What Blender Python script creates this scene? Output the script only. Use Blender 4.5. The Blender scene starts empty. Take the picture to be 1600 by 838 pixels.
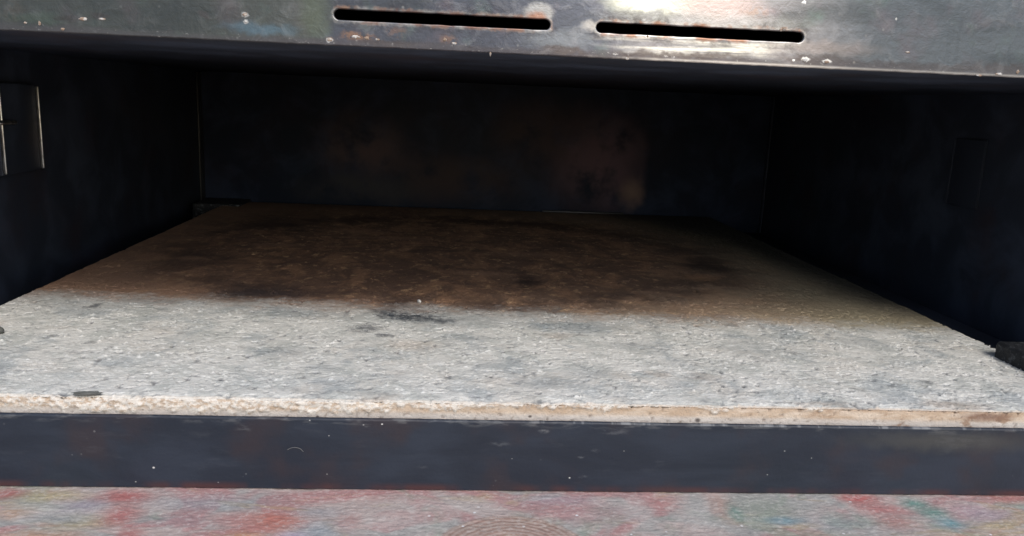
import bpy, bmesh, math, random
import numpy as np
from mathutils import Vector, Matrix, Euler
random.seed(4)
scene = bpy.context.scene
COL = scene.collection
PI = math.pi

# ------------------------------------------------------------------ camera (metres, calibrated on the photo's edges)
F = 1250.0                       # focal length in px of the 1600 px wide photo
vx = np.array([18160., -520., -F]); vx /= np.linalg.norm(vx)
vy = np.array([-78.5386, 262., -F]); vy /= np.linalg.norm(vy)
vy -= vx*(vx@vy); vy /= np.linalg.norm(vy)
vz = np.cross(vx, vy)
RW = np.array([vx, vy, vz])
CP = np.array([0.0, -0.22, 0.085424])
def ray(px, py): return RW@np.array([px-800., -(py-419.), -F])
def hit(px, py, ax, v):
    d = ray(px, py); return CP + d*((v-CP[ax])/d[ax])
cd = bpy.data.cameras.new('camera'); cam = bpy.data.objects.new('camera', cd); COL.objects.link(cam)
cd.sensor_fit = 'HORIZONTAL'; cd.sensor_width = 36; cd.lens = 36*F/1600
cd.clip_start = 0.005; cd.clip_end = 50
cam.matrix_world = Matrix([[*RW[0], CP[0]], [*RW[1], CP[1]], [*RW[2], CP[2]], [0, 0, 0, 1]])
scene.camera = cam

# ------------------------------------------------------------------ sky, sun, exposure
SUN_EL, SUN_AZ = math.radians(41), math.radians(17)     # sun behind the camera, a little to the right
w = bpy.data.worlds.new('World'); scene.world = w; w.use_nodes = True
wn = w.node_tree; bg = wn.nodes['Background']
sky = wn.nodes.new('ShaderNodeTexSky'); sky.sky_type = 'NISHITA'; sky.sun_disc = False
sky.sun_elevation = SUN_EL; sky.sun_rotation = PI-SUN_AZ
sky.air_density = 1.0; sky.dust_density = 2.0; sky.ozone_density = 1.0
wn.links.new(sky.outputs[0], bg.inputs[0]); bg.inputs[1].default_value = 0.145
sl = bpy.data.lights.new('sun', 'SUN'); so = bpy.data.objects.new('sun', sl); COL.objects.link(so)
sl.energy = 1.4; sl.angle = math.radians(19); sl.color = (1.0, 0.965, 0.91)
sd = Vector((math.sin(SUN_AZ)*math.cos(SUN_EL), -math.cos(SUN_AZ)*math.cos(SUN_EL), math.sin(SUN_EL)))
so.rotation_euler = sd.to_track_quat('Z', 'Y').to_euler(); so.location = (0.4, -1.2, 1.2)
scene.view_settings.view_transform = 'Standard'; scene.view_settings.look = 'None'
scene.view_settings.gamma = 1; scene.view_settings.exposure = 0.45
scene.render.engine = 'CYCLES'
scene.cycles.max_bounces = 8; scene.cycles.diffuse_bounces = 4
scene.cycles.sample_clamp_indirect = 4

# ------------------------------------------------------------------ numpy noise
def _h(ix, iy, s):
    n = (ix.astype(np.int64)*374761393 + iy.astype(np.int64)*668265263 + s*1274126177) & 0xffffffff
    n = ((n ^ (n >> 13))*1274126177) & 0xffffffff
    n = (n ^ (n >> 16)) & 0xffffffff
    return n/4294967295.0
def gn(x, y, s=0):
    ix = np.floor(x); iy = np.floor(y); fx = x-ix; fy = y-iy
    ux = fx*fx*fx*(fx*(fx*6-15)+10); uy = fy*fy*fy*(fy*(fy*6-15)+10)
    def g(ax, ay, dx, dy):
        a = _h(ax, ay, s)*2*PI
        return np.cos(a)*dx + np.sin(a)*dy
    a = g(ix, iy, fx, fy); b = g(ix+1, iy, fx-1, fy); c = g(ix, iy+1, fx, fy-1); d = g(ix+1, iy+1, fx-1, fy-1)
    return 1.4*((a*(1-ux)+b*ux)*(1-uy) + (c*(1-ux)+d*ux)*uy)
def fbm(x, y, oct=4, s=0, gain=.5):
    r = 0; a = 1; t = 0
    for k in range(oct):
        r = r + a*gn(x*2**k, y*2**k, s+k*17); t += a; a *= gain
    return r/t
def sst(a, b, x):
    t = np.clip((x-a)/(b-a), 0, 1); return t*t*(3-2*t)

# ------------------------------------------------------------------ node helper
class Mat:
    def __init__(s, name, rough=.6, metal=0, spec=.5):
        s.m = bpy.data.materials.new(name); s.m.use_nodes = True; s.t = s.m.node_tree
        s.b = s.t.nodes['Principled BSDF']
        s.b.inputs['Roughness'].default_value = rough; s.b.inputs['Metallic'].default_value = metal
        s.b.inputs['Specular IOR Level'].default_value = spec
        s.c = s.t.nodes.new('ShaderNodeTexCoord').outputs['Object']
    def put(s, sock, v):
        if hasattr(v, 'is_output') or isinstance(v, bpy.types.NodeSocket): s.t.links.new(v, sock)
        else:
            if isinstance(v, (tuple, list)) and len(v) == 3 and len(sock.default_value) == 4: v = (*v, 1)
            sock.default_value = v
    def math(s, op, a, b=0., c=None, clamp=False):
        n = s.t.nodes.new('ShaderNodeMath'); n.operation = op; n.use_clamp = clamp
        s.put(n.inputs[0], a); s.put(n.inputs[1], b)
        if c is not None: s.put(n.inputs[2], c)
        return n.outputs[0]
    def vmath(s, op, a, b=None, scale=None):
        n = s.t.nodes.new('ShaderNodeVectorMath'); n.operation = op; s.put(n.inputs[0], a)
        if b is not None: s.put(n.inputs[1], b)
        if scale is not None: s.put(n.inputs['Scale'], scale)
        return n.outputs['Value'] if op == 'LENGTH' else n.outputs[0]
    def noise(s, size=(.01, .01, .01), detail=4, rough=.55, dist=0, off=(0, 0, 0), col=False, vec=None):
        if not isinstance(size, (tuple, list)): size = (size,)*3
        v = s.vmath('MULTIPLY', vec or s.c, tuple(1/q for q in size))
        v = s.vmath('ADD', v, tuple(off))
        n = s.t.nodes.new('ShaderNodeTexNoise'); n.inputs['Scale'].default_value = 1
        n.inputs['Detail'].default_value = detail; n.inputs['Roughness'].default_value = rough
        n.inputs['Distortion'].default_value = dist; s.put(n.inputs['Vector'], v)
        return n.outputs['Color' if col else 'Fac']
    def voro(s, size, feature='F1', off=(0, 0, 0)):
        v = s.vmath('ADD', s.vmath('MULTIPLY', s.c, tuple(1/q for q in size)), tuple(off))
        n = s.t.nodes.new('ShaderNodeTexVoronoi'); n.feature = feature; n.inputs['Scale'].default_value = 1
        s.put(n.inputs['Vector'], v); return n.outputs
    def step(s, v, a, b):
        n = s.t.nodes.new('ShaderNodeMapRange'); n.interpolation_type = 'SMOOTHSTEP'
        s.put(n.inputs[0], v); n.inputs[1].default_value = a; n.inputs[2].default_value = b
        if a > b:
            n.inputs[1].default_value = b; n.inputs[2].default_value = a
            n.inputs[3].default_value = 1; n.inputs[4].default_value = 0
        return n.outputs[0]
    def mix(s, a, b, f, mode='MIX'):
        n = s.t.nodes.new('ShaderNodeMix'); n.data_type = 'RGBA'; n.blend_type = mode
        s.put(n.inputs[0], f); s.put(n.inputs[6], a); s.put(n.inputs[7], b); return n.outputs[2]
    def mul(s, *a):
        r = a[0]
        for q in a[1:]: r = s.math('MULTIPLY', r, q)
        return r
    def warp(s, size, amt, off=(3, 1, 7)):
        nz = s.noise(size, 3, col=True, off=off)
        d = s.vmath('SUBTRACT', nz, (.5, .5, .5)); d = s.vmath('MULTIPLY', d, tuple(2*q for q in (amt if isinstance(amt, (tuple, list)) else (amt,)*3)))
        return s.vmath('ADD', s.c, d)
    def blob(s, c, r, soft=.6, vec=None):
        d = s.vmath('SUBTRACT', vec or s.c, tuple(c)); d = s.vmath('MULTIPLY', d, tuple(1/q for q in r))
        return s.step(s.vmath('LENGTH', d), 1.0+soft*.5, max(0, 1.0-soft))
    def attr(s, name):
        n = s.t.nodes.new('ShaderNodeAttribute'); n.attribute_name = name; return n.outputs['Fac']
    def xyz(s, v=None):
        n = s.t.nodes.new('ShaderNodeSeparateXYZ'); s.put(n.inputs[0], v or s.c); return n.outputs
    def bump(s, h, strength=.5, dist=.001):
        n = s.t.nodes.new('ShaderNodeBump'); n.inputs['Strength'].default_value = strength
        n.inputs['Distance'].default_value = dist; s.put(n.inputs['Height'], h)
        s.t.links.new(n.outputs[0], s.b.inputs['Normal'])
    def set(s, k, v): s.put(s.b.inputs[k], v)
BIG = 9.0
# ------------------------------------------------------------------ mesh helpers
def link(name, me, mat, parent=None, smooth=False):
    o = bpy.data.objects.new(name, me); COL.objects.link(o); o.data.materials.append(mat)
    if parent is not None:
        o.parent = parent
        o.location = -parent.location if parent.type == 'EMPTY' else (0, 0, 0)
    if smooth: o.data.polygons.foreach_set('use_smooth', [True]*len(o.data.polygons))
    return o
def tag(o, label, cat, group=None):
    o['label'] = label; o['category'] = cat
    if group: o['group'] = group
def boxes(name, bl, mat, parent=None, bevel=.0004, seg=2):
    bm = bmesh.new()
    for (a, b) in bl:
        r = bmesh.ops.create_cube(bm, size=1)
        for v in r['verts']:
            v.co = Vector([(a[i]+b[i])/2 + v.co[i]*(b[i]-a[i]) for i in range(3)])
    if bevel:
        bmesh.ops.bevel(bm, geom=bm.edges[:], offset=bevel, segments=seg, affect='EDGES', profile=.5)
    me = bpy.data.meshes.new(name); bm.to_mesh(me); bm.free()
    return link(name, me, mat, parent, True)
def grid_mesh(name, P, attrs=None):
    """P: (nv, nu, 3) array -> mesh"""
    nv, nu, _ = P.shape
    me = bpy.data.meshes.new(name)
    idx = np.arange(nv*nu).reshape(nv, nu)
    q = np.stack([idx[:-1, :-1], idx[:-1, 1:], idx[1:, 1:], idx[1:, :-1]], -1).reshape(-1, 4)
    me.vertices.add(nv*nu); me.vertices.foreach_set('co', P.reshape(-1).astype(np.float32))
    me.loops.add(q.size); me.loops.foreach_set('vertex_index', q.reshape(-1).astype(np.int32))
    me.polygons.add(len(q)); me.polygons.foreach_set('loop_start', (np.arange(len(q))*4).astype(np.int32))
    me.polygons.foreach_set('use_smooth', np.ones(len(q), bool))
    me.update(calc_edges=True)
    for k, v in (attrs or {}).items():
        a = me.attributes.new(k, 'FLOAT', 'POINT'); a.data.foreach_set('value', v.reshape(-1).astype(np.float32))
    return me
def lump(name, c, r, mat, parent=None, seed=0, sub=3, amp=.35, rot=0):
    bm = bmesh.new(); bmesh.ops.create_icosphere(bm, subdivisions=sub, radius=1)
    co = np.array([v.co[:] for v in bm.verts])
    d = 1 + amp*gn(co[:, 0]*1.3+seed*3.1, co[:, 1]*1.3+co[:, 2]*1.7, seed) + amp*.4*gn(co[:, 0]*3+9, co[:, 2]*3+co[:, 1]*2, seed+5)
    cr, sr = math.cos(rot), math.sin(rot)
    for v, k in zip(bm.verts, d):
        p = Vector((v.co.x*r[0]*k, v.co.y*r[1]*k, v.co.z*r[2]*k))
        v.co = Vector((p.x*cr-p.y*sr, p.x*sr+p.y*cr, p.z)) + (Vector((0, 0, 0)) if parent is None else Vector(c))
    me = bpy.data.meshes.new(name); bm.to_mesh(me); bm.free()
    o = link(name, me, mat, parent, True)
    if parent is None: o.location = c
    return o

# key heights
TZ = -0.0267                     # table top
HZ = 0.0981                      # lower edge of the hood panel
XL, XR, YB = -0.203, 0.252, 0.43 # inside faces of the chamber
SX0, SX1, SY1 = -0.1785, 0.2085, 0.421

# ================================================================== materials
# -- heat tinted steel of the hood
def hood_material():
    m = Mat('heat_tinted_steel', .35, 1.0)
    def hp(px, py): p = hit(px, py, 1, 0.0); return (p[0], 0.0, p[2])
    k = .22/F*1.02
    W1 = m.warp(.004, .0022); W2 = m.warp(.012, .006, (9, 2, 4)); W3 = m.warp(.0012, .0007, (1, 8, 2))
    def B(px, py, rx, ry, soft=.7, v=W1): return m.blob(hp(px, py), (rx*k, BIG, ry*k), soft, v)
    streak = m.noise((.03, BIG, .0012), 4, .6); fine = m.noise((.012, BIG, .0004), 3, .6, off=(4, 0, 2))
    mott = m.noise(.006, 5, .65, .6); big = m.noise((.035, BIG, .012), 3, .5, .5, off=(2, 0, 5))
    vert = m.noise((.0022, BIG, .02), 3, .5, off=(2, 0, 3))
    x = m.xyz()[0]; z = m.xyz()[2]
    xa = hp(470, 30)[0]; xb = hp(900, 30)[0]; xc = hp(1300, 30)[0]
    xw = m.xyz(W2)[0]
    c = (.165, .175, .155)                                             # greenish grey, left
    c = m.mix(c, (.13, .14, .17), m.step(xw, xa, xa+.012))          # blue grey by the slot
    c = m.mix(c, (.30, .295, .305), m.step(xw, xb+.004, xb+.02))       # pale steel, lightened to paint in the bright reflection
    c = m.mix(c, (.19, .215, .235), m.step(xw, xc-.012, xc+.02))
    c = m.mix(c, m.mix(c, (.07, .08, .08), .6), m.step(big, .45, .68))
    c = m.mix(c, m.mix(c, (.26, .20, .22), .5), m.step(m.noise(.013, 3, off=(7, 3, 1)), .52, .72))
    c = m.mix(c, m.mix(c, (.20, .28, .24), .5), m.step(m.noise(.011, 3, off=(17, 3, 4)), .55, .72))
    # heat tint patches; the centre-right ones paint in the bright sky reflection
    c = m.mix(c, (.22, .36, .46), m.mul(B(405, 45, 55, 10), .75))
    c = m.mix(c, (.22, .26, .17), m.mul(B(492, 25, 26, 35), .6))
    c = m.mix(c, (.22, .30, .22), m.mul(B(60, 30, 50, 9), .45))
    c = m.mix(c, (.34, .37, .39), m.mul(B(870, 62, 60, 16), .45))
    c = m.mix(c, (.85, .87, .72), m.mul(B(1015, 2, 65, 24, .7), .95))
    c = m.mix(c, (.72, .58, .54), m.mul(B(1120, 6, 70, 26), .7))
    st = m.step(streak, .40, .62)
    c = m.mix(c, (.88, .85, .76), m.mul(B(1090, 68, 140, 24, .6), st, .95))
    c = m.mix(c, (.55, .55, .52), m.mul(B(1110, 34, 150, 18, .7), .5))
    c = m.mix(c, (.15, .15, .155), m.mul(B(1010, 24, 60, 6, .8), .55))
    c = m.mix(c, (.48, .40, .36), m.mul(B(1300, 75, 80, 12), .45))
    # pale burr round each slot
    for (ax_, bx_) in ((522, 860), (932, 1256)):
        p0 = hp(ax_+9, 24 if ax_ < 600 else 44.5); p1 = hp(bx_-9, 39.5 if ax_ < 600 else 60)
        zc = SLOT_Z
        dx = m.math('SUBTRACT', m.math('ABSOLUTE', m.math('SUBTRACT', m.xyz(W3)[0], (p0[0]+p1[0])/2)), (p1[0]-p0[0])/2)
        dx = m.math('MAXIMUM', dx, 0); dz = m.math('SUBTRACT', m.xyz(W3)[2], zc)
        dist = m.math('SQRT', m.math('ADD', m.mul(dx, dx), m.mul(dz, dz)))
        ring = m.step(dist, .0026, .0017)
        c = m.mix(c, (.06, .05, .05), m.mul(m.step(dist, .0046, .0020), m.step(m.noise(.005, 4, .65, off=(1, ax_, 9)), .45, .62), .65))
        c = m.mix(c, (.52, .50, .47), m.mul(ring, m.step(m.noise(.004, 3, off=(3, ax_, 1)), .35, .6), .8))
        c = m.mix(c, (.30, .15, .09), m.mul(ring, m.step(m.noise(.006, 3, off=(8, ax_, 4)), .46, .58), .85))
    # dome shaped deposit over the first slot's end
    c = m.mix(c, (.48, .48, .47), m.mul(B(842, 20, 23, 16, .35, W3), .9))
    c = m.mix(c, (.46, .22, .13), m.mul(B(838, 28, 17, 10, .6, W3), .85))
    c = m.mix(c, (.50, .48, .45), m.mul(B(922, 40, 14, 9, .6), .7))
    rust = 0
    for (px, py, rx, ry, a) in ((560, 58, 26, 6, .9), (548, 52, 14, 4, .7), (620, 50, 16, 8, .4), (700, 62, 14, 7, .5), (515, 62, 6, 4, .9), (775, 26, 20, 4, .6),
                             (1225, 50, 10, 8, .3), (1180, 18, 25, 8, .35), (545, 12, 14, 3, .6), (20, 18, 20, 20, .12)):
        c = m.mix(c, (.46, .26, .15), m.mul(B(px, py, rx, ry, .8, W3), a, m.step(m.noise(.0016, 4, off=(px, 0, 2)), .38, .55)))
    # brown scorched rim along the lower edge
    rimz = m.math('SUBTRACT', z, HZ)
    rn = m.noise((.018, BIG, .0025), 4, .6, .4, off=(5, 0, 9))
    rim = m.mul(m.step(m.math('ADD', rimz, m.math('MULTIPLY', rn, -.004)), .0004, -.0014), .85)
    c = m.mix(c, (.10, .085, .085), rim)
    for (px, py, rx, ry) in ((1060, 86, 110, 6), (1290, 95, 75, 9), (1440, 105, 120, 8), (880, 78, 40, 7), (600, 68, 60, 5), (1560, 108, 60, 10), (110, 30, 25, 6), (155, 24, 14, 5), (320, 24, 10, 6)):
        c = m.mix(c, (.13, .105, .095), m.mul(B(px, py, rx, ry, .6, W1), .75))
    # white spatter
    wv = m.voro((.0045, BIG, .0045)); wd = m.mul(m.step(wv['Distance'], .11, .04), m.step(m.noise(.02, 2, off=(1, 5, 1)), .5, .6))
    c = m.mix(c, (.65, .65, .62), m.mul(wd, .35))
    lowsp = m.mul(m.step(rimz, .0028, .0006), m.step(m.noise((.0018, BIG, .0009), 4, .7, off=(2, 0, 8)), .60, .68))
    c = m.mix(c, (.70, .68, .64), m.mul(lowsp, .8))
    for (px, py, rx, ry) in ((1259, 93, 7, 3.4), (1292, 96, 8, 3), (1240, 94, 2.4, 2.4), (1012, 57, 3, 2), (383, 23, 6, 4), (384, 34, 3, 3), (1400, 30, 2, 2), (1256, 4, 4, 2), (515, 63, 5, 3)):
        c = m.mix(c, (.95, .95, .93), B(px, py, rx, ry, .4, W3))
    ex = m.mul(m.step(rimz, .0010, .0003), m.step(m.math('ADD', x, m.math('MULTIPLY', m.noise((.006, BIG, BIG), 3), .05)), .055, .095))
    c = m.mix(c, (.72, .67, .60), m.mul(ex, .8))
    c = m.mix(c, m.mix(c, (0, 0, 0), .25), m.mul(m.step(fine, .5, .7), .3))
    c = m.mix(c, m.mix(c, (.05, .06, .06), .5), m.mul(m.step(vert, .55, .75), m.step(x, .10, .12), .5))
    c = m.mix(c, m.mix(c, (1, 1, 1), .2), m.mul(m.step(mott, .5, .68), .5))
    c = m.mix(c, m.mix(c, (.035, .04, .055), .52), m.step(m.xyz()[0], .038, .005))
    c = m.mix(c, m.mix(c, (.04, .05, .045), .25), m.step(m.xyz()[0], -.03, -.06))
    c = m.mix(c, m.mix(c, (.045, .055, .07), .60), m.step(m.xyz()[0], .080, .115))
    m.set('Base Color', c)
    r = m.math('ADD', .34, m.math('MULTIPLY', mott, .18)); m.set('Roughness', r)
    m.set('Metallic', m.math('SUBTRACT', .92, m.mul(rim, .6)))
    h = m.math('ADD', m.math('MULTIPLY', mott, .8), m.math('MULTIPLY', streak, .12))
    m.bump(m.math('ADD', h, m.math('MULTIPLY', m.noise(.0014, 3), .35)), .22, .0008)
    return m.m
SLOT_Z = 0.10600

def black_paint(name, base=(.016, .017, .02), rough=.42, rusty=0.0, spec=.5):
    m = Mat(name, rough, 0, spec)
    n1 = m.noise(.03, 4, .6, .5); n2 = m.noise(.004, 4, .6)
    c = m.mix(base, tuple(q*1.9 for q in base), m.step(n1, .4, .7))
    if rusty:
        c = m.mix(c, (.05, .022, .018), m.mul(m.step(m.noise(.05, 4, .6, off=(6, 1, 2)), .5, .68), rusty))
    m.set('Base Color', c); m.set('Roughness', m.math('ADD', rough-.08, m.math('MULTIPLY', n1, .2)))
    m.bump(n2, .15, .0006)
    return m

def rail_material():
    m = Mat('black_enamel_rail', .5, 0, .38)
    def rp(px, py): p = hit(px, py, 1, -.003); return (p[0], -.003, p[2])
    k = .217/F
    n1 = m.noise((.04, .04, .012), 4, .6, .5); n2 = m.noise(.0011, 3, .6)
    W = m.warp(.004, .002)
    c = m.mix((.012, .017, .028), (.019, .026, .041), m.step(n1, .35, .7))
    c = m.mix(c, (.028, .021, .026), m.mul(m.step(m.noise(.02, 3, off=(5, 5, 1)), .5, .7), .7))
    c = m.mix(c, (.055, .055, .052), m.mul(m.blob(rp(1480, 690), (170*k, BIG, 20*k), .9, W), .7))  # soft sheen painted in at the rail's upper right
    # dust, scuffs and flour marks
    dust = m.mul(m.step(m.noise((.012, .01, .003), 5, .65, off=(1, 2, 3)), .58, .78), .05)
    c = m.mix(c, (.22, .23, .25), dust)
    z = m.xyz()[2]
    top = m.mul(m.step(z, -.0075, -.0053), m.step(m.noise((.006, .01, .0015), 4, .6, off=(9, 1, 1)), .50, .68))
    c = m.mix(c, (.16, .165, .17), m.mul(top, .4))
    for (px, py, rx, ry, a) in ((380, 670, 12, 6, .5), (570, 663, 10, 5, .5), (850, 674, 10, 4, .8), (838, 664, 14, 5, .4), (960, 674, 26, 6, .45), (930, 705, 8, 3, .5),
                                (780, 694, 22, 4, .4), (908, 715, 6, 2, .6), (910, 745, 9, 2, .5), (1030, 720, 10, 4, .2), (660, 730, 10, 3, .2), (1500, 690, 60, 12, .15)):
        c = m.mix(c, (.34, .35, .36), m.mul(m.blob(rp(px, py), (rx*k, BIG, ry*k), .8, m.warp(.0012, .0007)), a*.28, m.step(m.noise((.004, .004, .0012), 5, .7, off=(px, 1, py)), .42, .6)))
    for (px, py, r) in ((240, 731, 2.6), (212, 753, 1.8), (341, 754, 1.6), (511, 741, 1.4), (568, 664, 1.8), (597, 663, 2.2), (890, 747, 2), (800, 717, 1.2), (1226, 705, 1.8), (1199, 742, 1.6),
                        (1268, 716, 1.5), (484, 657, 1.8), (975, 705, 1.3), (514, 681, 1.6)):
        c = m.mix(c, (.60, .60, .58), m.mul(m.blob(rp(px, py), (r*k*.8, BIG, r*k*.65), .7), .9 if r > 1.9 else .45))
    wv = m.voro((.0035, .0035, .0035), off=(2, 2, 2)); c = m.mix(c, (.4, .4, .4), m.mul(m.step(wv['Distance'], .12, .06), m.step(m.noise(.02, 2, off=(1, 9, 1)), .55, .65), .2))
    c = m.mix(c, (.06, .024, .024), m.mul(m.step(z, TZ+.0028, TZ+.0006), m.step(m.noise((.02, 1, 1), 3, off=(0, 3, 3)), .42, .6), .8))
    # broken pale line on the lip
    lip = m.mul(m.step(z, -.0056, -.0051), m.step(m.noise((.009, BIG, BIG), 4, .7, off=(3, 0, 0)), .50, .58), m.step(m.xyz()[0], .0, .05))
    c = m.mix(c, (.28, .29, .30), m.mul(lip, .5))
    m.set('Base Color', c)
    m.set('Roughness', m.math('ADD', .42, m.math('MULTIPLY', n1, .2)))
    m.bump(m.math('ADD', n2, m.math('MULTIPLY', n1, 2.)), .12, .0005)
    return m.m

def stone_material():
    m = Mat('baking_stone', .92, 0, .25)
    def sp(px, py): p = hit(px, py, 2, 0.0); return (p[0], p[1], 0.0)
    def S(px, py, rx, ry, soft=.8, v=None):
        c = sp(px, py); a = sp(px+rx, py); b = sp(px, py-ry); 
        return m.blob(c, (abs(a[0]-c[0]), abs(b[1]-c[1])*1.1, BIG), soft, v or W1)
    W1 = m.warp(.006, .0045); W2 = m.warp(.03, .016, (2, 7, 1)); W3 = m.warp(.0018, .0012, (4, 7, 1))
    mott = m.noise(.014, 6, .68, .5); mid = m.noise(.0045, 5, .65, .3, off=(3, 3, 3)); fine = m.noise(.0011, 3, .6)
    c = m.mix((.71, .70, .655), (.53, .54, .505), m.step(mott, .42, .66))
    c = m.mix(c, (.64, .59, .52), m.mul(m.step(m.noise(.03, 4, .6, off=(8, 2, 6)), .5, .68), .55))
    c = m.mix(c, (.33, .37, .385), m.mul(m.step(m.noise(.022, 5, .6, .6, off=(1, 9, 3)), .50, .68), .6))
    c = m.mix(c, (.84, .84, .80), m.mul(m.step(mid, .54, .66), .6))
    c = m.mix(c, (.28, .28, .28), m.mul(m.step(mid, .44, .32), .6))
    c = m.mix(c, (.15, .155, .165), m.mul(m.attr('pit'), .8))
    c = m.mix(c, (.80, .80, .78), m.mul(m.attr('grit'), .5))
    # blue grey blotches and black scorches on the pale front
    for (px, py, rx, ry, a) in ((900, 511, 75, 9, .62), (850, 598, 55, 9, .5), (925, 585, 40, 10, .35), (500, 575, 34, 7, .42), (440, 550, 50, 9, .42), (1110, 497, 60, 7, .3),
                                (720, 528, 60, 5, .35), (1000, 540, 50, 8, .3), (1180, 545, 60, 12, .28), (760, 570, 30, 6, .35), (600, 588, 40, 5, .3), (240, 470, 60, 6, .3), (1340, 535, 40, 8, .3),
                                (700, 500, 120, 10, .28), (460, 490, 60, 7, .35)):
        c = m.mix(c, (.19, .225, .245), m.mul(S(px, py, rx, ry, .9), a))
    brk = m.noise((.0035, .003, .004), 6, .8, off=(3, 6, 1))
    for (px, py, rx, ry, a) in ((640, 495, 46, 6, .95), (605, 488, 26, 6, .75), (690, 501, 26, 4, .7), (575, 512, 24, 5, .7), (600, 525, 16, 3, .8), (560, 518, 20, 4, .4), (146, 479, 11, 4, .8),
                                (140, 535, 8, 3, .6), (82, 525, 8, 3, .55), (765, 590, 6, 2, .8), (700, 591, 6, 2, .6), (1140, 508, 14, 3, .5), (1450, 597, 11, 3.5, .6), (345, 595, 5, 1.6, .7),
                                (1180, 560, 10, 3, .4), (900, 485, 30, 3, .4), (1240, 552, 10, 3, .4), (595, 625, 8, 2, .7), (560, 626, 20, 3, .5)):
        c = m.mix(c, (.035, .045, .06), m.mul(m.step(m.math('ADD', m.mul(S(px, py, rx*1.55, ry*1.6, 1.0, W3), .75), m.mul(m.math('SUBTRACT', brk, .5), 1.9)), .25, .85), a))
    for (px, py, rx, ry, a) in ((1490, 632, 60, 7, .5), (1030, 585, 20, 5, .35), (590, 620, 40, 5, .4), (1100, 590, 30, 6, .3), (870, 525, 30, 4, .3), (640, 540, 60, 8, .2), (1290, 632, 60, 4, .4)):
        c = m.mix(c, (.30, .215, .15), m.mul(S(px, py, rx, ry, .9), a))
    # toasted area
    P = m.xyz(W1)
    dt = m.noise((.022, .012, .01), 5, .6, off=(5, 5, 5))
    yb = m.math('ADD', P[1], m.math('MULTIPLY', m.math('SUBTRACT', dt, .5), .030))
    yb = m.math('ADD', yb, m.math('MULTIPLY', m.math('SUBTRACT', m.noise((.003, .003, .003), 4, .7, off=(5, 1, 5)), .5), .022))
    # stain boundary runs a little closer to the front on the right
    yb = m.math('ADD', yb, m.math('MULTIPLY', P[0], .055))
    toast = m.step(yb, .090, .116)
    tan_ = m.mix((.50, .36, .25), (.64, .48, .33), m.step(mott, .4, .65))
    tan_ = m.mix(tan_, (.36, .33, .22), m.mul(m.step(m.math('ADD', P[0], m.math('MULTIPLY', m.noise(.04, 3, off=(3, 8, 1)), .05)), .13, .21), .75))
    core = m.blob((-.005, .25, 0), (.185, .185, BIG), .45, W2)
    dl = m.vmath('LENGTH', m.vmath('MULTIPLY', m.vmath('SUBTRACT', W2, (-.002, .235, 0)), (1/.150, 1/.125, 0)))
    ring = m.mul(m.step(dl, .78, .95), m.step(dl, 1.22, 1.0), m.step(m.noise(.03, 4, .6, off=(4, 4, 7)), .38, .55))
    br = m.mix((.235, .140, .095), (.48, .27, .155), m.step(m.noise((.02, .03, .02), 6, .7, .8, off=(2, 2, 2)), .42, .62))
    br = m.mix(br, (.80, .50, .27), m.mul(m.step(m.noise((.006, .007, .006), 5, .7, .4, off=(7, 2, 9)), .54, .66), .8))
    br = m.mix(br, (.095, .062, .052), m.mul(m.step(m.noise((.03, .025, .02), 4, .6, .8, off=(12, 2, 9)), .50, .70), .6))
    tc = m.mix(m.mix(tan_, m.mix(tan_, (.36, .20, .13), .7), m.step(P[0], .03, -.05)), br, m.mul(core, .95))
    tc = m.mix(tc, (.085, .055, .046), m.mul(ring, .65))
    tc = m.mix(tc, (.030, .032, .040), m.mul(S(395, 458, 75, 11, .9), .75))
    tc = m.mix(tc, (.075, .055, .050), m.mul(S(455, 345, 90, 14, 1.0, W2), .6))
    tc = m.mix(tc, (.030, .024, .024), m.mul(S(825, 440, 20, 12, .9), .7))
    tc = m.mix(tc, (.030, .024, .024), m.mul(S(1110, 418, 40, 12, .9), .6))
    tc = m.mix(tc, (.62, .36, .2), m.mul(S(1095, 434, 28, 5, .9), .6))
    for (px, py, rx, ry) in ((560, 362, 50, 3), (600, 372, 90, 2), (430, 383, 40, 2.5), (300, 404, 30, 3), (820, 398, 60, 4), (760, 428, 60, 4)):
        tc = m.mix(tc, (.5, .30, .19), m.mul(S(px, py, rx, ry, 1.), .6))
    P2 = m.xyz(W2)
    soot = m.mul(m.step(m.math('ADD', P2[0], m.math('MULTIPLY', P2[1], .42)), .245, .335), m.step(P2[1], .16, .27))
    edge = m.mul(m.step(m.math('ADD', P[0], m.math('MULTIPLY', P2[1], .10)), .186, .224), m.step(P[1], .075, .15))
    tc = m.mix(tc, (.035, .036, .034), m.mul(m.math('MAXIMUM', soot, edge), .92))
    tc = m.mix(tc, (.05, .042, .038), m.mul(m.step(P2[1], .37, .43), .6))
    top_only = m.step(m.xyz()[1], .02, .05)
    c = m.mix(c, tc, m.mul(toast, top_only))
    # front face: tan clay, white crumbs
    z = m.xyz()[2]; y = m.xyz()[1]; x = m.xyz()[0]
    face = m.attr('face')
    fc = m.mix((.44, .335, .245), (.56, .47, .38), m.step(m.noise((.012, .01, .003), 5, .6, off=(2, 1, 1)), .4, .65))
    fc = m.mix(fc, (.50, .49, .48), m.mul(m.step(z, -.0030, -.0046), .6))
    fc = m.mix(fc, (.26, .16, .10), m.mul(m.step(m.noise((.010, .01, .006), 4, .6, off=(4, 8, 1)), .56, .66), m.step(x, .085, .13), .75))
    fc = m.mix(fc, (.16, .12, .10), m.mul(m.attr('pit'), .6))
    for (px, py, r) in ((828, 651, 2.5), (496, 651, 2.2), (1090, 657, 4), (425, 653, 2)):
        p = hit(px, py, 1, 0.0); fc = m.mix(fc, (.06, .045, .04), m.mul(m.blob((p[0], 0, p[2]), (r*.00018*1.3, BIG, r*.00018), .6), .85))
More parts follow.
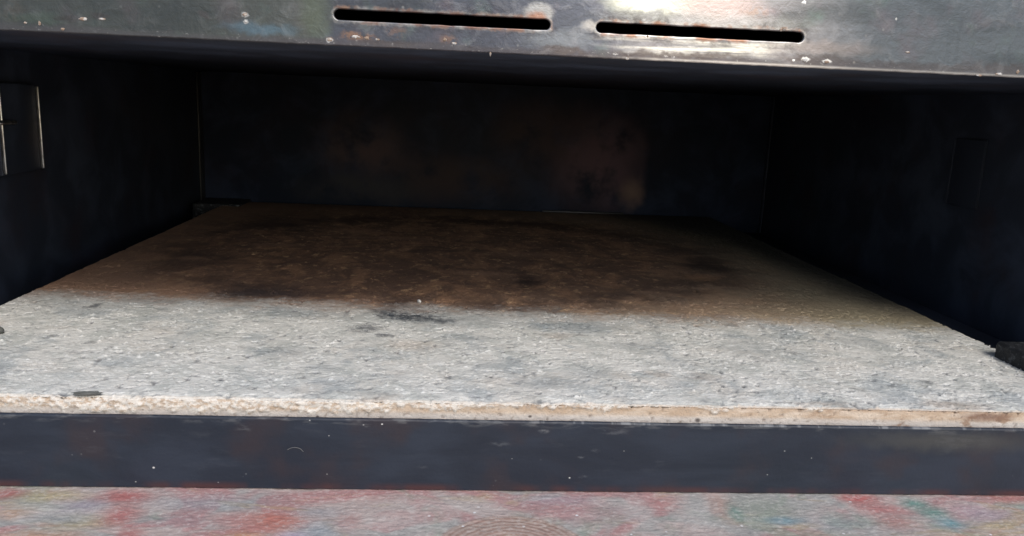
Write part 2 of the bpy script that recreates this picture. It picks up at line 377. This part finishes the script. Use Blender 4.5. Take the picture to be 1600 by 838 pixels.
    p = hit(1540, 652, 1, 0.0); fc = m.mix(fc, (.17, .10, .075), m.mul(m.blob((p[0], 0, p[2]), (.009, BIG, .0016), .9, W3), .8))
    cr = m.attr('crumb')
    fc = m.mix(fc, m.mix(m.mix((.66, .63, .58), (.44, .35, .27), m.step(m.noise((.0022, .002, .0013), 5, .7), .47, .60)), (.30, .26, .22), m.mul(m.step(m.noise((.003, .002, .0012), 4, .7, off=(6, 1, 1)), .58, .68), .7)), m.mul(cr, .9))
    c = m.mix(c, (0, 0, 0), .06)
    c = m.mix(c, fc, face)
    lipz = m.mul(m.attr('lip'), .75)
    c = m.mix(c, (.24, .15, .09), lipz)
    m.set('Base Color', c)
    m.bump(m.math('ADD', m.math('MULTIPLY', fine, 1.), m.math('MULTIPLY', mid, 1.2)), .55, .0006)
    return m.m

def cloth_material():
    m = Mat('patterned_cloth', .75, 0, .3)
    def tp(px, py): p = hit(px, py, 2, TZ); return (p[0], p[1], TZ)
    W1 = m.warp(.010, .006); W4 = m.warp(.003, .0006, (1, 1, 5)); W2 = m.warp(.006, .0022, (5, 1, 1)); W3 = m.warp(.04, .04, (3, 3, 9))
    def T(px, py, rx, ry, soft=1.0, v=None):
        c = tp(px, py); a = tp(px+rx, py); b = tp(px, py+ry)
        return m.blob(c, (abs(a[0]-c[0]), abs(b[1]-c[1]), BIG), soft, v or W2)
    sw = m.noise((.05, .03, .05), 4, .55, 2.2, off=(3, 4, 0))
    c = m.mix((.50, .41, .38), (.40, .39, .37), m.step(sw, .40, .6))
    c = m.mix(c, (.47, .20, .20), m.mul(m.step(m.noise((.04, .028, .05), 3, .5, 1.6, off=(9, 4, 2)), .50, .62), .6))
    c = m.mix(c, (.30, .36, .29), m.mul(m.step(m.noise((.035, .025, .05), 3, .5, 1.6, off=(1, 14, 2)), .55, .66), .6))
    c = m.mix(c, (.44, .34, .20), m.mul(m.step(m.noise((.04, .02, .05), 3, .5, 1.6, off=(21, 4, 2)), .58, .68), .6))
    R_, G_, Y_, B_, O_, W_ = (.46, .17, .16), (.17, .31, .27), (.50, .42, .23), (.31, .34, .37), (.54, .30, .17), (.56, .53, .50)
    for (px, py, rx, ry, col, a) in ((15, 770, 30, 9, R_, .75), (80, 773, 50, 9, Y_, .6), (60, 800, 90, 14, W_, .5), (20, 800, 30, 10, O_, .5), (120, 815, 60, 12, Y_, .6), (95, 810, 45, 8, B_, .6),
                                     (60, 838, 70, 10, O_, .6), (195, 775, 45, 12, R_, .85), (190, 805, 32, 18, R_, .75), (200, 835, 20, 12, R_, .7), (130, 790, 40, 9, (.30, .26, .33), .5),
                                     (320, 785, 90, 12, B_, .55), (290, 812, 60, 12, (.33, .27, .29), .4), (370, 812, 40, 16, R_, .5), (380, 838, 26, 10, O_, .8), (430, 812, 45, 18, (.50, .20, .16), .85),
                                     (490, 800, 50, 8, B_, .45), (500, 828, 40, 14, (.30, .36, .40), .6), (455, 838, 26, 8, (.42, .36, .48), .6), (600, 775, 60, 8, R_, .28), (620, 815, 70, 16, W_, .5),
                                     (545, 815, 18, 16, R_, .3), (700, 790, 90, 12, W_, .45), (930, 800, 70, 18, (.46, .31, .31), .6), (1000, 800, 22, 22, W_, .6), (1040, 780, 26, 10, R_, .35),
                                     (870, 780, 60, 8, (.38, .33, .37), .5), (1090, 805, 26, 22, W_, .5), (1130, 790, 22, 24, (.50, .33, .28), .7), (1195, 795, 50, 20, (.31, .34, .29), .75),
                                     (1150, 800, 12, 14, G_, .6), (1225, 812, 30, 6, (.20, .34, .40), .6), (1340, 778, 30, 9, (.48, .14, .13), .85), (1375, 795, 32, 10, (.48, .20, .19), .75),
                                     (1400, 815, 36, 12, (.46, .24, .22), .7), (1430, 786, 24, 8, G_, .85), (1460, 800, 28, 9, G_, .8), (1488, 818, 24, 10, (.18, .34, .37), .8), (1530, 800, 40, 14, (.42, .33, .38), .6),
                                     (1575, 778, 50, 9, (.50, .22, .20), .8), (1560, 825, 40, 10, Y_, .35), (1500, 835, 50, 6, Y_, .35), (1310, 815, 50, 14, B_, .35), (1280, 835, 60, 8, (.33, .37, .29), .45)):
        c = m.mix(c, col, m.mul(T(px, py, rx*1.1, ry*1.15), min(1, a*1.15)))
    # ringed medallion, only its far rim is in the picture
    cx, cy, _ = tp(795, 806); cy -= .0170
    d = m.vmath('SUBTRACT', W4, (cx, cy, TZ)); d = m.vmath('MULTIPLY', d, (1, 1.15, 0)); L = m.vmath('LENGTH', d)
    rings = m.math('ADD', m.math('MULTIPLY', m.math('SINE', m.math('MULTIPLY', L, 3400.)), .5), .5)
    med = m.step(L, .0205, .0190)
    mc = m.mix((.30, .15, .10), (.52, .38, .31), rings)
    c = m.mix(c, mc, m.mul(med, .6))
    # worn threads and specks
    wx = m.noise((.0013, .0013, .002), 3, .6, off=(2, 2, 2))
    c = m.mix(c, m.mix(c, (.72, .69, .66), .28), m.step(wx, .50, .66))
    c = m.mix(c, m.mix(c, (.12, .12, .13), .3), m.step(wx, .42, .30))
    wv = m.voro((.005, .005, .005), off=(2, 5, 2)); c = m.mix(c, (.85, .85, .85), m.mul(m.step(wv['Distance'], .11, .06), m.step(m.noise(.02, 2, off=(1, 3, 1)), .5, .58)))
    c = m.mix(c, (0, 0, 0), .18)
    m.set('Base Color', c)
    m.bump(m.math('ADD', wx, m.math('MULTIPLY', m.noise(.0007, 2), .5)), .35, .0006)
    return m.m

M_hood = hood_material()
M_rail = rail_material()
M_in = black_paint('sooted_steel', (.027, .034, .052), .55, .3, .35).m  # sooty black, base lifted towards blue to paint in lens veil
M_ext = black_paint('black_enamel', (.02, .021, .024), .4).m
def back_material():  # soft pinkish sheen patches painted into the back wall's colour
    b = black_paint('sheen_patched_steel', (.014, .020, .036), .6, .1, .2)
    c = b.b.inputs['Base Color'].links[0].from_socket
    def bp(px, py): p = hit(px, py, 1, YB); return (p[0], YB, p[2])
    W = b.warp(.03, .014)
    k = .65/F
    for (px, py, rx, ry, col, a) in ((940, 255, 78, 75, (.15, .095, .115), .9), (985, 300, 24, 26, (.26, .18, .15), .8), (575, 235, 75, 50, (.10, .07, .075), .9), (700, 280, 120, 40, (.06, .042, .042), .8), (560, 295, 100, 20, (.05, .05, .055), .8),
                                     (850, 210, 80, 50, (.065, .045, .05), .8)):
        c = b.mix(c, col, b.mul(b.blob(bp(px, py), (rx*k, BIG, ry*k), .9, W), a, b.step(b.noise(.03, 4, .6, off=(px, 1, 1)), .28, .55), b.step(b.xyz(b.warp(.01, .003))[0], .156, .1475)))
    b.set('Base Color', c)
    return b.m
M_back = back_material()
mm = Mat('bare_steel', .3, 1.0); mm.set('Base Color', mm.mix((.75, .75, .73), (.35, .34, .32), mm.step(mm.noise((.003, .003, .008), 4), .45, .65))); M_steel = mm.m
mm = Mat('dull_dark_steel', .42, .8); mm.set('Base Color', mm.mix((.08, .085, .08), (.16, .16, .15), mm.step(mm.noise(.006, 4), .45, .65))); M_dark = mm.m
mm = Mat('crusty_black_metal', .6, 0); _n = mm.noise(.0022, 5, .65); mm.set('Base Color', mm.mix((.012, .014, .018), (.16, .17, .18), mm.mul(mm.step(_n, .52, .66), .6))); mm.bump(_n, .8, .002); M_crust = mm.m
M_stone = stone_material()
M_cloth = cloth_material()
mm = Mat('pale_crumb', .8); mm.set('Base Color', mm.mix((.85, .84, .80), (.6, .57, .5), mm.noise(.001, 3))); M_crumb = mm.m
mm = Mat('weld_spatter', .45, .5); mm.set('Base Color', mm.mix((.50, .49, .47), (.26, .19, .14), mm.step(mm.noise(.002, 3), .40, .55))); M_spat = mm.m; mm.set('Metallic', 0.); mm.set('Roughness', .75)
mm = Mat('burnt_flake', .8); mm.set('Base Color', mm.mix((.05, .055, .05), (.14, .14, .13), mm.noise(.0015, 3))); M_burnt = mm.m
mm = Mat('pale_fibre', .6); mm.set('Base Color', (.13, .13, .13)); M_fib = mm.m
mm = Mat('grey_ground', .9); mm.set('Base Color', mm.mix((.16, .155, .15), (.24, .235, .22), mm.noise(.05, 5))); M_tab = mm.m

# ================================================================== setting
def spaced(parts):
    out = []
    for (a, b, n) in parts: out.append(np.linspace(a, b, n, endpoint=False))
    out.append(np.array([parts[-1][1]])); return np.concatenate(out)
tb = boxes('table_surface', [((-.80, -.60, TZ-.035), (.85, .75, TZ-.0035))], M_tab, None, .002)
tb['kind'] = 'structure'

ux = spaced([(-.70, -.15, 60), (-.15, .20, 640), (.20, .75, 60)]); vy_ = spaced([(-.50, -.035, 60), (-.035, .002, 110), (.002, .65, 40)])
X, Y = np.meshgrid(ux, vy_)
env = sst(-.2, -.14, X)*sst(.24, .19, X)*sst(-.07, -.035, Y)*sst(.01, .0, Y)
Zc = TZ + env*(.00022*fbm(X/.0022, Y/.0012, 3, 5) + .0003*fbm(X/.012, Y/.008, 2, 9)) - .00025*env
me = grid_mesh('tablecloth', np.stack([X, Y, Zc], -1))
tc = link('tablecloth', me, M_cloth)
tag(tc, 'worn patterned cloth in faded red, grey, green and ochre swirls lying under the black oven', 'tablecloth')

# ================================================================== the oven
oven = bpy.data.objects.new('pizza_oven', None); COL.objects.link(oven); oven.location = (.0245, .21, TZ); oven.empty_display_size = .05
tag(oven, 'black steel pizza oven with an open mouth and a heat-stained slotted panel above it', 'oven')

# hood panel with two real slots, rounded rims
def hood_panel():
    cu = bpy.data.curves.new('tmp', 'CURVE'); cu.dimensions = '2D'; cu.fill_mode = 'BOTH'
    def poly(pts):
        s = cu.splines.new('POLY'); s.points.add(len(pts)-1)
        for p, (a, b) in zip(s.points, pts): p.co = (a, b, 0, 1)
        s.use_cyclic_u = True
    x0, x1, z0, z1 = XL-.004, XR+.004, HZ, .1995
    n = 700; pts = []
    xs = np.linspace(x0, x1, n)
    dz = .00016*fbm(xs/.004, xs*0+.5, 4, 31) + .0003*np.clip(fbm(xs/.0025, xs*0+3.3, 3, 77)-.28, 0, 1)*-1.6
    zz = z0 + dz
    pts = [(float(a), float(b)) for a, b in zip(xs, zz)] + [(x1, z1), (x0, z1)]
    poly(pts)
    for (a, b) in ((522, 860), (932, 1256)):
        pa = hit(a, 24 if a < 600 else 44, 1, 0)[0]; pb = hit(b, 40 if a < 600 else 61, 1, 0)[0]
        r = .00135; q = []
        na = 90
        xs_ = np.linspace(pb-r, pa+r, na)
        wob = .00022*fbm(xs_/.005, xs_*0+a, 4, 3)
        for xx, wz in zip(xs_, wob): q.append((float(xx), SLOT_Z+r+float(wz)))
        for t in np.linspace(PI/2, 3*PI/2, 14)[1:-1]: q.append((pa+r+r*math.cos(t)*1.05, SLOT_Z+r*math.sin(t)))
        for xx, wz in zip(xs_[::-1], wob[::-1]): q.append((float(xx), SLOT_Z-r+float(wz)*.8))
        for t in np.linspace(-PI/2, PI/2, 14)[1:-1]: q.append((pb-r+r*math.cos(t), SLOT_Z+r*math.sin(t)))
        poly(q)
    cu.extrude = .00045; cu.bevel_depth = .0003; cu.bevel_resolution = 2; cu.offset = -.0003
    o = bpy.data.objects.new('tmp', cu); COL.objects.link(o)
    bpy.context.view_layer.update()
    me = bpy.data.meshes.new_from_object(o.evaluated_get(bpy.context.evaluated_depsgraph_get()))
    bpy.data.objects.remove(o)
    for v in me.vertices:
        x, z, y = v.co
        v.co = (x, .00075 - y, z)     # front face at y = 0
    return me
me = hood_panel(); me.name = 'front_panel'
me.flip_normals()
bm = bmesh.new(); bm.from_mesh(me); bmesh.ops.recalc_face_normals(bm, faces=bm.faces[:]); bm.to_mesh(me); bm.free()
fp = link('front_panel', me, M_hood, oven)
fp['label'] = 'heat-tinted steel panel with two long slots'

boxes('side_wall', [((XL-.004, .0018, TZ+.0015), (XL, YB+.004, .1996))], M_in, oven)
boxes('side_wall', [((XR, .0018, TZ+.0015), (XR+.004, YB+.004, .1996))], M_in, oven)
boxes('back_wall', [((XL-.003, YB, TZ+.002), (XR+.003, YB+.003, .1998))], M_back, oven)
boxes('top_cover', [((XL-.006, -.0012, .1990), (XR+.006, YB+.008, .201))], M_ext, oven)
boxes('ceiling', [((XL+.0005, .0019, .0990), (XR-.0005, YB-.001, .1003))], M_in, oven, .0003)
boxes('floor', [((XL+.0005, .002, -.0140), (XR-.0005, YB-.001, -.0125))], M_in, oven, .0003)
# faint seam on the ceiling and folded corner strips
boxes('corner_strip', [((XL+.0002, YB-.010, -.0120), (XL+.0016, YB-.0003, .0985))], M_ext, oven, .0004)
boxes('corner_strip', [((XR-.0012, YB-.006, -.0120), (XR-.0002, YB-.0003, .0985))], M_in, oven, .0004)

# front rail: long enamelled bar with softly wavy lip
xs = np.linspace(XL-.012, XR+.012, 700)
prof = [(0.0, TZ+.0002)] + [(0.0, z) for z in np.linspace(TZ+.0012, -.0056, 10)]
r_ = .0007
prof += [(r_-r_*math.cos(t), -.0055+r_*math.sin(t)) for t in np.linspace(0, PI, 9)]
prof += [(2*r_, -.0080), (2*r_, TZ+.0002)]
P = np.zeros((len(prof), len(xs), 3))
for i, (dy, z) in enumerate(prof):
    hgt = sst(TZ, -.005, np.array(z))
    P[i, :, 0] = xs
    P[i, :, 1] = -.0030 + dy + .00012*fbm(xs/.05, xs*0+1, 3, 4)
    P[i, :, 2] = z + hgt*(.00010*fbm(xs/.006, xs*0+2, 3, 8)+.00012*fbm(xs/.05, xs*0+6, 2, 12)) + (0 if i > 1 else .0)
me = grid_mesh('front_rail', P[:, ::-1].copy())
fr = link('front_rail', me, M_rail, oven)
boxes('rail_shelf', [((XL+.0005, -.0014, -.0155), (XR-.0005, .0035, -.0143))], M_in, oven, .0002)

# latch plates on the two side walls
def wallhit(px, py, x): return hit(px, py, 0, x)
def latch(sign, wx, pa, pb, pt, pbm, mat_rim, lab):
    wr = wx+sign*.004; ya, yb = sorted((wallhit(pa, 190, wr)[1], wallhit(pb, 190, wr)[1]))
    if sign > 0: ya -= .0025; yb -= .0025
    zt = wallhit(pb, pt, wx)[2]; zb = wallhit(pb, pbm, wx)[2]
    def bx(y0, y1, z0, z1, t0, t1):
        if sign < 0: t0, t1 = t0*.2, t1*.2

        a, b = sorted((wx+sign*t0, wx+sign*t1)); return ((a, y0, z0), (b, y1, z1))
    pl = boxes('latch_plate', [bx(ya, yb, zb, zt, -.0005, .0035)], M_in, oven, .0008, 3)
    boxes('rim', [bx(yb-.0010, yb, zb+.001, zt-.001, .0033, .0050)], mat_rim, pl, .0004, 3)
    boxes('rim', [bx(ya, ya+.0009, zb+.001, zt-.001, .0033, .0050)], mat_rim, pl, .0004, 3)
    if lab: pl['label'] = lab
    return pl, ya, yb, zb, zt
pl, ya, yb, zb, zt = latch(1, XL, 5, 66, 132, 264, M_steel, 'dark plate with bright upright rims on the left wall')
zc = wallhit(10, 190, XL)[2]
bm = bmesh.new()
r = bmesh.ops.create_cone(bm, cap_ends=True, segments=16, radius1=.0010, radius2=.0010, depth=.014)
for v in bm.verts: v.co = Vector((XL+.0058+v.co.x, ya+.001+v.co.z, zc+v.co.y))
bmesh.ops.bevel(bm, geom=[e for e in bm.edges if len(e.link_faces) == 2 and e.calc_face_angle() > 1], offset=.0003, segments=2, affect='EDGES')
me = bpy.data.meshes.new('pin'); bm.to_mesh(me); bm.free(); link('pin', me, M_steel, pl, True)
latch(-1, XR, 1537, 1487, 215, 320, M_in, None)

# burner lip at the back and stops that hold the stone
pA = hit(848, 329, 1, .424); pB = hit(975, 333, 1, .424)
boxes('burner_lip', [((pA[0], .4235, -.012), (pB[0], .426, .0008))], M_ext, oven, .0005)
pS = hit(1551, 556, 2, .0003)
boxes('stone_clip', [((pS[0]+.0002, .012, -.0120), (pS[0]+.030, pS[1], .0062))], M_crust, oven, .0012, 3)
boxes('stone_clip', [((-.2000, .392, -.0120), (-.1650, .4280, .0014))], M_crust, oven, .0012)

# weld spatter and crust on the panel
for i, (px, py, r1, r2) in enumerate(((383, 23, 5, 3.5), (384, 34, 2.4, 2.6), (515, 62, 5, 4), (556, 58, 8, 3), (573, 60, 6, 3), (590, 62, 4, 2), (1225, 45, 5, 3), (1012, 57, 2.5, 1.8), (1292, 97, 6, 2.4),
                                      (1258, 94, 5.5, 2.8), (1418, 82, 5, 2), (1220, 47, 3, 3), (62, 37, 2.5, 4), (98, 46, 4, 2.5), (40, 36, 3, 2), (766, 85, 2, 4), (980, 92, 4, 2.5), (695, 62, 4, 3), (710, 68, 5, 2.5), (130, 30, 8, 3), (160, 30, 7, 2),
                                      (1560, 116, 8, 2.5), (1530, 118, 7, 2), (1590, 113, 4, 4))):
    p = hit(px, py, 1, 0); k = .000176
    lump('weld_spatter', (p[0], .0, p[2]), (r1*k*.7, .00022, r2*k*.75), M_spat, fp, seed=i, sub=3, amp=.5)

# ================================================================== the baking stone
NX = 800
xi = np.linspace(0, 1, NX)
# profile rows: (kind, y, z)
rows = []
for t in np.linspace(0, 1, 26): rows.append((0.0, -.012+.0113*t, 1.0))
for t in np.linspace(0, PI/2, 6)[1:-1]: rows.append((.0008-.0008*math.cos(t), -.0008+.0008*math.sin(t), .5))
for y in np.concatenate([np.linspace(.0009, .13, 300), np.linspace(.1305, SY1-.001, 230)]): rows.append((y, 0.0, 0.0))
for t in np.linspace(0, 1, 4): rows.append((SY1, -.001-.011*t, 0.0))
rows = np.array(rows); NV = len(rows)
Yb = np.repeat(rows[:, 0:1], NX, 1); Zb = np.repeat(rows[:, 1:2], NX, 1); face = np.repeat(rows[:, 2:3], NX, 1)
eL = SX0 + .0007*fbm(Yb/.012, Yb*0+1, 4, 2) - .0100*(Yb/.42)*.35 + .003
eR = SX1 + .0009*fbm(Yb/.010, Yb*0+5, 4, 6) - .0035*(Yb/.42) + .0008
Xb = eL + (eR-eL)*xi[None, :]
top = 1-face
onf = sst(.0, .004, Yb)
hh = .00030*fbm(Xb/.0065, Yb/.0065, 4, 10) + .00055*fbm(Xb/.045, Yb/.05, 2, 40)*.6
n2 = fbm(Xb/.0030, Yb/.0026, 3, 60); pit = sst(.16, .36, n2)*sst(-.3, .2, fbm(Xb/.02, Yb/.02, 2, 90))
n3 = fbm(Xb/.0016+.5*n2, Yb/.0013, 3, 120); grit = sst(.22, .48, n3)*sst(-.35, .2, fbm(Xb/.016, Yb/.016, 2, 190))
hh = hh - .00060*pit + .00050*grit + .00016*fbm(Xb/.0012, Yb/.0010, 2, 333)
edge_drop = -.0003*sst(.003, .0, Yb)
Z = Zb + (hh+edge_drop)*np.clip(top*2, 0, 1)*sst(SY1+.0005, SY1-.004, Yb)
# crumbs clinging along the upper front edge
arc = np.where(face > .9, Zb, 0.0)       # height on the face
cov = .0020 + .0016*sst(.02, -.09, Xb) + .0018*fbm(Xb/.02, Xb*0+.3, 3, 210) + .0030*fbm(Xb/.0035, Xb*0+.9, 4, 220, .65)
side = sst(.085, .0, Xb)*.9 + .1 + .75*np.exp(-((Xb-.078)/.006)**2) + .5*np.exp(-((Xb-.045)/.004)**2)+ .5*np.exp(-((Xb-.108)/.004)**2)
side = np.clip(side - .9*np.exp(-((Xb+.004-.012)/.006)**2)*0, 0, 1.1)
cn = .55*fbm(Xb/.0045+Zb/.004, Zb/.0024, 3, 240, .6) + .75*fbm(Xb/.0011-Zb/.003, Zb/.0009, 3, 245, .7)
cm = sst(-cov*side*1.25-.0004, -cov*side*1.25+.0008, Zb)*sst(-.30, .10, cn*1.3 + .5*(side-.6))
crumb = cm*np.clip(face*1.3, 0, 1)
Yd = Yb - crumb*(.0002+.0009*np.clip(cn+.25, 0, 1)) + np.where(face > .4, .00012*fbm(Xb/.003, Zb/.002, 3, 260), 0)
n4 = fbm(Xb/.0018, Zb/.0018, 2, 280); pitf = sst(.30, .48, n4)*np.where(face > .9, 1, 0)
Yd = Yd + pitf*.0003*(1-crumb)
Z = Z + np.where((face < .95) & (face > .1), crumb*.0003*cn, 0)
# broken brown lip line where the top skin overhangs
lip = np.exp(-((Zb+.0006)/.00035)**2)*np.where(face > .1, 1, 0)*(1-np.clip(crumb*1.3, 0, 1))*sst(-.03, .03, Xb)
P = np.stack([Xb, Yd, Z], -1)
# skirts down the two sides
def skirt(col, n=6):
    out = []
    for k in range(1, n+1):
        c = P[:, col].copy(); c[:, 2] = np.minimum(c[:, 2], 0) + (-.0125-np.minimum(c[:, 2], 0))*(k/n)
        c[:, 0] += (-1 if col == 0 else 1)*.0003*math.sin(k*1.7); out.append(c)
    return out
SL = skirt(0); SR = skirt(-1)
Pn = np.concatenate([np.stack(SL[::-1], 1), P, np.stack(SR, 1)], 1)
def ext(a): return np.concatenate([np.repeat(a[:, :1], 6, 1), a, np.repeat(a[:, -1:], 6, 1)], 1)
pitA = np.clip(pit*top + pitf, 0, 1)
me = grid_mesh('baking_stone', Pn, {'pit': ext(pitA), 'grit': ext(grit*top), 'crumb': ext(crumb), 'face': ext(np.where(face > .9, 1.0, face*.9)), 'lip': ext(lip)})
st = link('baking_stone', me, M_stone)
tag(st, 'pale square baking stone with brown toasted back half and crumbling tan front edge', 'stone')

# loose bits on the stone, rail
p = hit(655, 473, 2, .0003); o = lump('crumb', (p[0], p[1], .0008), (.0006, .0014, .0008), M_crumb, None, 3, 3, .5, .4)
tag(o, 'single white crumb standing at the edge of the brown toasted area', 'crumb')
p = hit(132, 617, 2, .0003); o = lump('burnt_flake', (p[0]+.0005, p[1]+.0008, .0005), (.0040, .0010, .00045), M_burnt, None, 8, 4, .35, .03)
tag(o, 'thin dark grey burnt flake lying on the front edge of the stone, at left', 'flake')
p = hit(0, 523, 2, .0); o = lump('ember', (p[0]-.0003, p[1]+.0005, .0012), (.0012, .0014, .0014), M_burnt, None, 11, 3, .4)
tag(o, 'small charred black bit on the pale stone at the left frame edge', 'charred bit')
# curved fibre stuck on the rail
cu = bpy.data.curves.new('fibre', 'CURVE'); cu.dimensions = '3D'; s = cu.splines.new('BEZIER'); s.bezier_points.add(3)
c0 = hit(450, 702, 1, -.0031)
for b, (px, py) in zip(s.bezier_points, ((449, 703), (456, 700), (468, 701), (474, 706))):
    q = hit(px, py, 1, -.00335); b.co = Vector(q-c0); b.handle_left_type = b.handle_right_type = 'AUTO'
cu.bevel_depth = .00008; cu.bevel_resolution = 2; cu.use_fill_caps = True
o = bpy.data.objects.new('tmp', cu); COL.objects.link(o); bpy.context.view_layer.update()
me = bpy.data.meshes.new_from_object(o.evaluated_get(bpy.context.evaluated_depsgraph_get())); bpy.data.objects.remove(o)
o = link('fibre', me, M_fib, None, True); o.location = Vector(c0)
tag(o, 'tiny curved pale fibre stuck to the black front rail of the oven', 'fibre')
